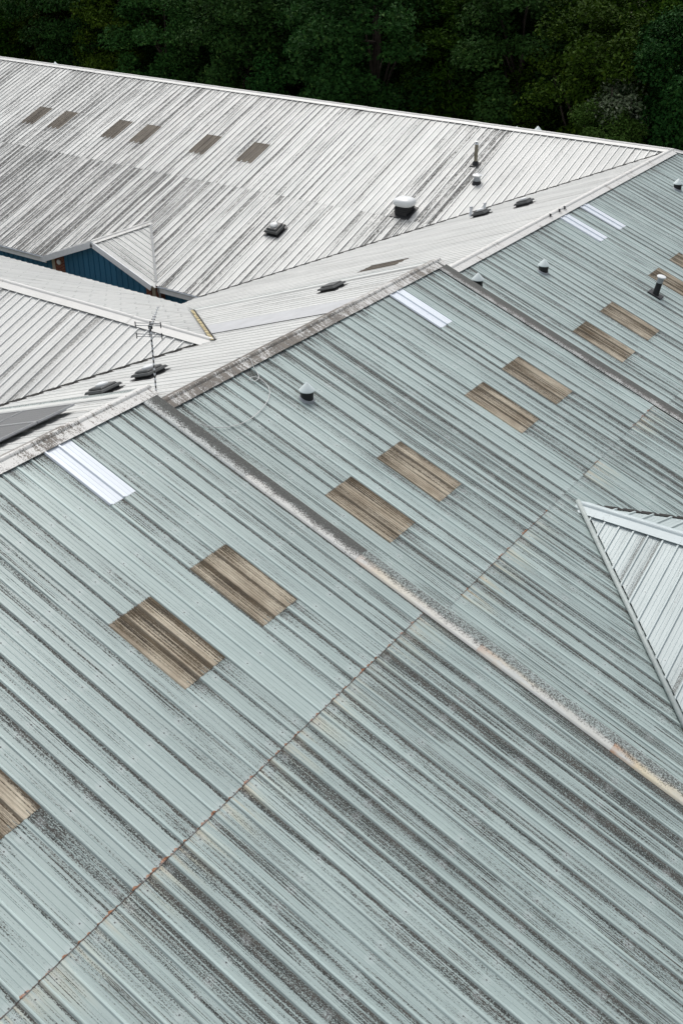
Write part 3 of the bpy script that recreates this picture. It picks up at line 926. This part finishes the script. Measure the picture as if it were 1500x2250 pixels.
# ------------------------------------------------------------------ cross gable on the middle block's front slope
DL = Slope((0, DY, DZ), (1, 0, 0), TF)
DR = Slope((0, DY, DZ), (-1, 0, 0), TF)
DCLIP = [(F2.pt(0, 0, 0.05), -F2.N)]
for k in range(9):
    x = DX0 + 0.1 + k
    sheet("gable_sheet", block2, DL, x, 3, 1 / 3, 0.03, 6.5, 0.0, M_DORMER, kind="high", clips=DCLIP, grime=0.22 + rng.uniform(-0.06, 0.12))
    sheet("gable_sheet", block2, DR, -x - 1.0 + 0.074, 3, 1 / 3, 0.03, 6.5, 0.0, M_DORMER, kind="high", clips=DCLIP, grime=0.05)
cap_run(block2, (DX0 - 0.02, DY, DZ), (16.4, DY, DZ), TF, TF, [-0.15, 0.0, 0.02], M_CAPB, lift=0.058, half=0.28, piece=3.0)
va, vb = Vector((DX0, DY, DZ)), Vector((DX0 + 6.3, DY - 6.3, DZ - 6.3 * TF))
link("valley_flashing", tube_mesh("valley_roll", [va + Vector((-0.02, 0, 0.075)), vb + Vector((0, 0, 0.075))], 0.055), M_LEAD2, block2)
vc = Vector((DX0 + 6.3, DY + 6.3, DZ - 6.3 * TF))
valley_strip("valley_gutter", block2, va, vc, 0.06, M_VALLEY, 0.02)
link("wall", box_mesh("w", 15.9, 16.1, DY - 6, DY + 6, GROUND, DZ - 6.3 * TF), M_WALL, block2)
link("wall", mesh_from("gw", [(16.0, DY - 6, DZ - 6.3 * TF), (16.0, DY + 6, DZ - 6.3 * TF), (16.0, DY, DZ - .08)], [(0, 1, 2)]), M_BLUE, block2)

# ------------------------------------------------------------------ roof fittings
def cone_cowl(loc, label, s=1.1, tilt=0.0):
    t = thing("cowl_vent", label, "roof vent", loc, "cone capped roof cowls")
    M = Matrix.Translation(loc) @ Matrix.Scale(s, 4)
    link("flashing_collar", lathe_mesh("collar", [(0.21, -0.05), (0.20, -0.02), (0.155, 0.03), (0.145, 0.05)], 24), M_GALV, t, Matrix.Translation(loc) @ Matrix.Rotation(math.atan(TF), 4, 'Y') @ Matrix.Scale(s, 4))
    link("body", lathe_mesh("body", [(0.14, -0.1), (0.135, 0.22)], 24), M_BLACK, t, M)
    link("cone_cap", lathe_mesh("cone", [(0.15, 0.185), (0.165, 0.19), (0.165, 0.205), (0.012, 0.375), (0.0, 0.378)], 32), M_COWL, t, M)
    return t
def on(S, x, y, lift=0.0):
    if S in (F1, F2, F3):
        return S.pt(y, x / S.c, lift)
    if S in (B1, B2, B3):
        return S.pt(-y, -x / S.c, lift)
    if S in (FAR,):
        return S.pt(x, (YF - y) / S.c, lift)
    return S.pt(-x, (y - YF) / S.c, lift)
cone_cowl(on(F2, 1.63, 6.10), "pale cone capped black cowl beside the coiled white cable")
cone_cowl(on(F3, 0.93, 15.55), "pale cone capped cowl peeping over the dark verge flashing")
cone_cowl(on(F3, 1.63, 18.58), "pale cone capped black cowl below the ridge, left of the black flue")
cone_cowl(on(F3, 1.62, 30.72), "pale cone capped cowl at the right edge of the picture, highest up")
cone_cowl((-6.6, 35.4, ZF - 0.36), "larger of two white cone tips showing above the far ridge")
cone_cowl((-7.65, 35.4, ZF - 0.42), "smaller of two white cone tips showing above the far ridge", 0.9)
cone_cowl((-37.95, 35.4, ZF - 0.42), "lone white cone tip above the far ridge at the left")

# black leaning flue on the third block
p0 = on(F3, 4.37, 21.33)
t = thing("flue_pipe", "black flue with silver top and round cap, left of brown rooflight", "flue", p0)
ax = Vector((0.17, 0, 0.985)).normalized()
Rf = ax.to_track_quat('Z', 'Y').to_matrix().to_4x4()
Mf = Matrix.Translation(p0) @ Rf
bm = bmesh.new()
box_bm(bm, -0.24, 0.24, -0.16, 0.16, 0.0, 0.05)
link("base_plate", bm_mesh(bm, "plate", bevel=0.01), M_DARKMETAL, t, Matrix.Translation(p0) @ F3.R @ Matrix.Rotation(math.pi / 2, 4, 'Z'))
link("pipe", lathe_mesh("pipe", [(0.13, 0.0), (0.10, 0.08), (0.095, 0.44)], 24), M_BLACK, t, Mf)
link("sleeve", lathe_mesh("sleeve", [(0.10, 0.44), (0.10, 0.58), (0.085, 0.60)], 24), M_GALV, t, Mf)
link("cap", lathe_mesh("cap", [(0.05, 0.60), (0.145, 0.625), (0.15, 0.64), (0.13, 0.66), (0.06, 0.672), (0.0, 0.675)], 28), M_DOMEWHITE, t, Mf)

# tall flue on the far wing
p0 = on(FAR, -7.67, 31.57)
t = thing("flue_pipe", "tall slim brownish steel flue on the white roof near the far ridge", "flue", p0)
Mf = Matrix.Translation(p0)
bm = bmesh.new()
box_bm(bm, -0.19, 0.19, -0.19, 0.19, 0.0, 0.05)
link("base_plate", bm_mesh(bm, "plate", bevel=0.01), M_DARKMETAL, t, Mf @ FAR.R)
link("boot", lathe_mesh("boot", [(0.16, -0.05), (0.13, 0.12), (0.09, 0.17)], 20), M_BLACK, t, Mf)
link("pipe", lathe_mesh("pipe", [(0.078, 0.0), (0.078, 0.88)], 20), M_BRONZE, t, Mf)
link("collar", lathe_mesh("collar", [(0.085, 0.88), (0.085, 0.93)], 20), M_TRIM, t, Mf)
link("neck", lathe_mesh("neck", [(0.055, 0.93), (0.055, 0.99)], 16), M_GALV, t, Mf)
link("cap", lathe_mesh("cap", [(0.085, 0.99), (0.09, 1.0), (0.0, 1.04)], 20), M_DOMEWHITE, t, Mf)

# squat vent with flared cap
p0 = on(FAR, -6.94, 30.40)
t = thing("capped_vent", "squat grey vent with flared white cap and black collar below the tall flue", "roof vent", p0)
Mf = Matrix.Translation(p0)
link("collar", lathe_mesh("collar", [(0.22, -0.06), (0.19, 0.03), (0.16, 0.10)], 20), M_BLACK, t, Mf)
link("body", lathe_mesh("body", [(0.145, 0.0), (0.145, 0.30)], 20), M_GALV, t, Mf)
link("cap", lathe_mesh("cap", [(0.15, 0.27), (0.22, 0.33), (0.225, 0.345), (0.03, 0.42), (0.0, 0.425)], 8, smooth=False), M_DOMEWHITE, t, Mf)

# large white domed extractor
p0 = on(FAR, -8.95, 27.80)
t = thing("domed_extractor", "large white pillow shaped extractor fan on black louvred box", "roof fan", p0)
Mf = Matrix.Translation(p0) @ Matrix.Rotation(math.radians(0), 4, 'Z')
bm = bmesh.new(); box_bm(bm, -0.46, 0.46, -0.48, 0.44, -0.05, 0.045)
link("base_flange", bm_mesh(bm, "flange", bevel=0.008), M_DARKMETAL, t, Mf @ FAR.R)
link("plinth", box_mesh("plinth", -0.30, 0.30, -0.30, 0.30, -0.15, 0.30), M_BLACK, t, Mf)
for zz in (0.06, 0.14, 0.22):
    link("louvre", box_mesh("louvre", -0.335, 0.335, -0.335, 0.335, zz, zz + 0.025, 0.008), M_DARKMETAL, t, Mf)
def pillow(a, b, zc, c, e=0.62, n=28, m_=16, e2=0.85):
    verts, faces = [], []
    sp_ = lambda q: math.copysign(abs(q) ** e, q)
    for i in range(m_ + 1):
        ph = -math.pi / 2 + math.pi * i / m_
        for k in range(n):
            th = 2 * math.pi * k / n
            verts.append((a * math.cos(ph) ** e2 * sp_(math.cos(th)) if abs(math.cos(ph)) > 1e-6 else 0.0, b * math.cos(ph) ** e2 * sp_(math.sin(th)) if abs(math.cos(ph)) > 1e-6 else 0.0, zc + c * math.copysign(abs(math.sin(ph)) ** e2, math.sin(ph))))
    for i in range(m_):
        for k in range(n):
            faces.append((i * n + k, i * n + (k + 1) % n, (i + 1) * n + (k + 1) % n, (i + 1) * n + k))
    return mesh_from("pillow", verts, faces, True)
link("dome", pillow(0.46, 0.42, 0.44, 0.21, e2=0.8), M_DOMEWHITE, t, Mf)

def stepped_vent(S, x, y, label, yaw=0.0, s=1.0, dome=True, flat=1.0):
    p = on(S, x, y)
    t = thing("stepped_vent", label, "roof vent", p, "stepped grey roof ventilators")
    M = Matrix.Translation(p) @ S.R @ Matrix.Rotation(yaw, 4, 'Z') @ Matrix.Diagonal((s, s, s * flat, 1.0))
    link("base_flange", box_mesh("flange", -0.40, 0.40, -0.40, 0.40, 0.036, 0.052, 0.004), M_DARKMETAL, t, M)
    link("curb", box_mesh("curb", -0.29, 0.29, -0.29, 0.29, 0.0, 0.18), M_BLACK, t, M)
    def frus(name, a, b, z0, z1, mat):
        verts = [(-a, -a, z0), (a, -a, z0), (a, a, z0), (-a, a, z0), (-b, -b, z1), (b, -b, z1), (b, b, z1), (-b, b, z1)]
        bm = bmesh.new()
        vv = [bm.verts.new(q) for q in verts]
        for f in [(0, 3, 2, 1), (4, 5, 6, 7), (0, 1, 5, 4), (1, 2, 6, 5), (2, 3, 7, 6), (3, 0, 4, 7)]:
            bm.faces.new([vv[i] for i in f])
        return link(name, bm_mesh(bm, name, bevel=0.012), mat, t, M)
    frus("lower_hood", 0.37, 0.33, 0.15, 0.245, M_GREYGRP)
    hood = frus("upper_hood", 0.275, 0.24, 0.262, 0.33, M_GREYGRP)
    link("neck", box_mesh("neck", -0.22, 0.22, -0.22, 0.22, 0.24, 0.27), M_BLACK, t, M)
    if dome:
        link("dome", lathe_mesh("dome", [(0.17, 0.33), (0.17, 0.36), (0.15, 0.405), (0.09, 0.435), (0.0, 0.445)], 24), M_DOMEWHITE, hood, M)
    return t
stepped_vent(FAR, -13.8, 25.1, "stepped grey ventilator with white dome alone on the far white roof")
stepped_vent(B2, -2.95, 5.85, "stepped grey ventilator directly behind the antenna mast", s=0.95, flat=0.66)
stepped_vent(B2, -3.45, 4.75, "stepped grey ventilator half hidden behind the nearest ridge, left of the antenna", s=0.95, flat=0.66)
stepped_vent(B2, -2.75, 13.45, "stepped grey ventilator without a dome on the bright slope behind the middle ridge", s=0.9, dome=False, flat=0.6)
stepped_vent(B3, -4.75, 26.75, "stepped grey ventilator beside two short white pipes", s=0.85, flat=0.8)
stepped_vent(B3, -3.05, 27.0, "stepped grey ventilator nearest the valley below the capped vent", s=0.85, flat=0.8)
for q, (x, y, lab) in enumerate(((-5.55, 27.35, "left of two short white pipes beside a grey ventilator"), (-5.05, 27.55, "right of two short white pipes beside a grey ventilator"))):
    p = on(B3, x, y)
    t = thing("vent_pipe", lab, "pipe", p, "short white vent pipes")
    link("pipe", lathe_mesh("pipe", [(0.055, -0.05), (0.055, 0.36)], 14), M_TRIM, t, Matrix.Translation(p))
    link("cap", lathe_mesh("cap", [(0.07, 0.36), (0.07, 0.40), (0.03, 0.42)], 14), M_GALV, t, Matrix.Translation(p))

# ------------------------------------------------------------------ television aerial
p0 = on(B2, -0.88, 3.90)
t = thing("television_aerial", "thin television aerial on a tall mast standing behind the nearest ridge end", "aerial", p0)
H = 1.72
link("mast", tube_mesh("mast", [p0 + Vector((0, 0, -0.05)), p0 + Vector((-0.01, 0.01, H))], 0.017, 8), M_STEEL, t)
for k in range(13):
    z = 0.12 + k * 0.12
    link("mast_band", lathe_mesh("band", [(0.021, z), (0.021, z + 0.05)], 10), M_TRIM, t, Matrix.Translation(p0))
bd = Vector((-0.50, 0.80, 0.10)).normalized()
c0 = p0 + Vector((0, 0, H - 0.12))
boom = link("boom", tube_mesh("boom", [c0 - bd * 0.22, c0 + bd * 0.95], 0.012, 8), M_GALV, t)
sd = bd.cross(Vector((0, 0, 1))).normalized()
up = sd.cross(bd)
for k in range(8):
    c = c0 + bd * (0.12 + 0.115 * k)
    hl = 0.10 - 0.006 * k
    link("director", tube_mesh("director", [c - sd * hl * 0.45, c + sd * hl * 0.45], 0.011, 6), M_DOMEWHITE if k > 3 else M_STEEL, boom)
for sz in (-1, 1):
    c = c0 - bd * 0.2 + up * (0.13 * sz)
    link("reflector", tube_mesh("reflector", [c - sd * 0.27, c + sd * 0.27], 0.008, 6), M_GALV, t)
    link("reflector", tube_mesh("reflector", [c - sd * 0.27 + up * 0.06, c + sd * 0.27 + up * 0.06], 0.008, 6), M_GALV, t)
    for ss in (-1, 1):
        link("reflector_end", tube_mesh("re", [c + sd * (0.27 * ss) - up * 0.05, c + sd * (0.27 * ss) + up * 0.09], 0.012, 6), M_STEEL, t)
    link("reflector_arm", tube_mesh("arm", [c0 - bd * 0.1, c], 0.010, 6), M_STEEL, t)
link("clamp", box_mesh("clamp", -0.035, 0.035, -0.035, 0.035, -0.05, 0.05, 0.008), M_STEEL, t, Matrix.Translation(c0))

# ------------------------------------------------------------------ solar panels on the nearest block's rear slope
names = {(0, 0): "solar panel nearest the ridge and the verge on the rear slope", (1, 0): "solar panel one row down beside the verge on the rear slope"}
for i in range(2):
    for j in range(4):
        xa = -1.06 - i * 1.64
        yt = 1.75 - j * 1.01
        p = on(B1, xa, yt, 0.13)
        lab = "dark solar panel in the %s row, %s from the verge" % (("upper", "lower")[i], ("first", "second", "third", "fourth")[j])
        t = thing("solar_panel", lab, "solar panel", p, "solar panels behind the nearest ridge")
        M = Matrix.Translation(p) @ B1.R
        W, L, fw = 0.99, 1.70, 0.03
        link("cells", box_mesh("cells", fw, W - fw, -L + fw, -fw, 0.0, 0.03), M_SOLAR, t, M)
        bm = bmesh.new()
        box_bm(bm, 0, fw, -L, 0, -0.005, 0.037)
        box_bm(bm, W - fw, W, -L, 0, -0.005, 0.037)
        box_bm(bm, fw, W - fw, -fw, 0, -0.005, 0.037)
        box_bm(bm, fw, W - fw, -L, -L + fw, -0.005, 0.037)
        link("frame", bm_mesh(bm, "frame"), M_ALU, t, M)
        for yy in (-0.35, -1.3):
            link("mounting_rail", box_mesh("rail", -0.005, W + 0.005, yy - 0.02, yy + 0.02, -0.092, -0.007), M_ALU, t, M)

# ------------------------------------------------------------------ loose cable
cps = [(-0.3, 6.0), (0.07, 5.97), (0.30, 5.86), (0.52, 5.74), (0.62, 5.60), (0.60, 5.45), (0.52, 5.43), (0.50, 5.55), (0.60, 5.66), (0.80, 5.64), (0.99, 5.53), (1.18, 5.25), (1.32, 4.80), (1.38, 4.40), (1.37, 4.05), (1.29, 3.75), (1.18, 3.52), (1.02, 3.36), (0.88, 3.28)]
def catmull(P, n=6):
    out = []
    for i in range(len(P) - 1):
        a, b, c, d = (Vector(P[max(0, min(len(P) - 1, i + k))]) for k in (-1, 0, 1, 2))
        for k in range(n):
            s = k / n
            out.append(0.5 * ((2 * b) + (c - a) * s + (2 * a - 5 * b + 4 * c - d) * s * s + (3 * b - a - 3 * c + d) * s ** 3))
    out.append(Vector(P[-1]))
    return out
cp3 = []
for x, y in cps:
    if x < 0.0:
        cp3.append(on(B2, x, y, 0.09))
    else:
        cp3.append(on(F2, x, y, 0.105 if x < 0.3 else 0.052))
cab = link("loose_cable", tube_mesh("cable", catmull(cp3), 0.0085, 8), M_CABLE)
tag(cab, "loose white cable looping from the ridge over pale green roof beside the cowl", "cable")

# ------------------------------------------------------------------ trees
def make_crown(seed, rx, ry, rz, clumps, per, leaf):
    r = np.random.default_rng(seed)
    V = []
    cs = []
    while len(cs) < clumps:
        d = r.normal(size=3); d /= np.linalg.norm(d)
        rad = r.uniform(0.35, 1.0) ** 0.5
        p = d * rad * np.array([rx, ry, rz]) * (0.86 + 0.28 * r.random())
        if p[2] < -0.82 * rz:
            continue
        cs.append(p)
    cs = np.array(cs)
    C = []
    for p in cs:
        s = r.uniform(0.7, 1.5)
        k = int(per * s * s * 0.8)
        q = r.normal(size=(k, 3)); q /= np.linalg.norm(q, axis=1)[:, None]
        q *= (r.random((k, 1)) ** 0.45) * s * np.array([1.0, 1.0, 0.62])
        q[:, 2] -= 0.25 * (q[:, 0] ** 2 + q[:, 1] ** 2) / s
        C.append(p + q)
    C = np.concatenate(C)
    n = len(C)
    nrm = C / np.array([rx, ry, rz]); nrm /= (np.linalg.norm(nrm, axis=1)[:, None] + 1e-6)
    nrm = nrm * 0.5 + r.normal(size=(n, 3)) * 0.6 + np.array([0, 0, 0.45])
    nrm /= np.linalg.norm(nrm, axis=1)[:, None]
    a = np.cross(nrm, r.normal(size=(n, 3))); a /= np.linalg.norm(a, axis=1)[:, None]
    b = np.cross(nrm, a)
    L = leaf * r.uniform(0.6, 1.35, (n, 1)); Wd = L * r.uniform(0.42, 0.62, (n, 1))
    fold = nrm * (Wd * 0.25)
    v0 = C - a * L * 0.5; v2 = C + a * L * 0.5
    v1 = C + b * Wd * 0.5 + fold; v3 = C - b * Wd * 0.5 + fold
    verts = np.stack([v0, v1, v2, v3], 1).reshape(-1, 3)
    me = bpy.data.meshes.new("crown")
    me.vertices.add(n * 4); me.vertices.foreach_set("co", verts.astype(np.float32).ravel())
    me.loops.add(n * 6); me.polygons.add(n * 2)
    base = np.arange(n)[:, None] * 4
    idx = np.concatenate([base + np.array([0, 1, 2]), base + np.array([0, 2, 3])], 1).ravel()
    me.loops.foreach_set("vertex_index", idx.astype(np.int32))
    me.polygons.foreach_set("loop_start", (np.arange(n * 2) * 3).astype(np.int32))
    me.update(); me.validate()
    return me, cs

def make_trunk(seed, h, cz, cs):
    r = random.Random(seed)
    bm_verts, faces = [], []
    def tube(pts, radii, n=7):
        base = len(bm_verts)
        m_ = tube_mesh("tmp", pts, 0.1, n, radii)
        for v in m_.vertices:
            bm_verts.append(tuple(v.co))
        for p in m_.polygons:
            faces.append(tuple(base + i for i in p.vertices))
        bpy.data.meshes.remove(m_)
    pts, rad = [], []
    x = y = 0.0
    for i in range(8):
        s = i / 7
        pts.append((x, y, h * s)); rad.append(0.32 * (1 - s) ** 0.8 + 0.03)
        x += r.uniform(-0.22, 0.22); y += r.uniform(-0.22, 0.22)
    tube(pts, rad)
    for k in range(11):
        c = cs[r.randrange(len(cs))]
        z0 = r.uniform(0.25, 0.75) * h
        i = min(6, int(z0 / h * 7))
        st = Vector(pts[i])
        en = Vector((c[0], c[1], c[2] + cz))
        mid = st.lerp(en, 0.5) + Vector((r.uniform(-.3, .3), r.uniform(-.3, .3), 0.35))
        tube([st, mid, en], [0.12, 0.075, 0.025], 5)
    return mesh_from("trunk", bm_verts, faces, True)

variants = []
for i, (rx, ry, rz) in enumerate(((4.6, 4.4, 6.2), (4.0, 4.2, 6.6), (5.2, 4.6, 5.8), (3.6, 3.6, 6.0), (4.4, 4.8, 6.4))):
    cr, cs = make_crown(100 + i, rx, ry, rz, 135, 330, 0.25)
    cz = 7.6 + 0.2 * i
    tr = make_trunk(200 + i, cz + rz * 0.6, cz, cs)
    variants.append((cr, tr, cz))
cr, cs = make_crown(150, 1.3, 1.3, 4.6, 22, 190, 0.24)
variants.append((cr, make_trunk(250, 10.5, 8.0, cs), 8.0))

rt = random.Random(5)
def tree(x, y, vi, s, mat, label, group="trees behind the far wing", name="broadleaf_tree"):
    cr, tr, cz = variants[vi]
    t = thing(name, label, "tree", (x, y, GROUND), group)
    t.rotation_euler = (0, 0, rt.uniform(0, 6.28))
    for nm, me, m_, z in (("crown", cr, mat, cz), ("trunk", tr, M_BARK, 0.0)):
        o = bpy.data.objects.new(nm, me)
        COL.objects.link(o)
        if len(me.materials) == 0:
            me.materials.append(m_)
        o.material_slots[0].link = 'OBJECT'
        o.material_slots[0].material = m_
        o.parent = t
        o.location = (0, 0, z)
    t.scale = (s, s, s)
    return t

ordn = ["first", "second", "third", "fourth", "fifth", "sixth", "seventh", "eighth", "ninth", "tenth", "eleventh", "twelfth", "thirteenth", "fourteenth"]
mats = [M_LEAF, M_LEAF3, M_LEAF2, M_LEAF, M_LEAF3]
words = {M_LEAF.name: "dark green", M_LEAF2.name: "olive tinged", M_LEAF3.name: "bluish dark green"}
xs = [-64, -58, -52.5, -47, -41.5, -36, -30.5, -25, -20, -15.5, -11.5]
for i, x in enumerate(xs):
    m_ = mats[(i * 2 + (i // 3)) % 5]
    tree(x + rt.uniform(-1, 1), 52.0 + rt.uniform(-2.0, 2.0), i % 5, rt.uniform(0.85, 1.15), m_, "%s tree behind the far ridge, %s from left in front row" % (words[m_.name], ordn[i]))
tree(-7.5, 47.6, 5, 0.86, M_LEAF_PALE, "pale silvery leaved tree near the right edge behind the far ridge")
tree(-4.6, 51.0, 1, 0.95, M_LEAF3, "bluish dark tree at the far right edge beside the silvery tree")
tree(-7.6, 46.6, 3, 0.60, M_LEAF_LIGHT, "low fresh green tree just above the right end of the far ridge", name="small_tree")
xs = [-80, -72, -64.5, -57, -49, -41.5, -34, -26.5, -19, -11.5, -4, 4]
for i, x in enumerate(xs):
    m_ = mats[(i * 3 + 1) % 5]
    tree(x + rt.uniform(-1, 1), 61.5 + rt.uniform(-1.5, 1.5), (i + 2) % 5, rt.uniform(1.05, 1.2), m_, "%s tree in the second row of the wood, %s from left" % (words[m_.name], ordn[i]))
xs = [-90, -81, -72, -63, -54, -45, -36, -27, -18, -9, 0]
for i, x in enumerate(xs):
    m_ = mats[(i * 3 + 2) % 5]
    tree(x + rt.uniform(-1.5, 1.5), 71 + rt.uniform(-1.5, 1.5), (i + 1) % 5, rt.uniform(1.15, 1.3), m_, "%s tall tree in the rear row of the wood, %s from left" % (words[m_.name], ordn[i]))
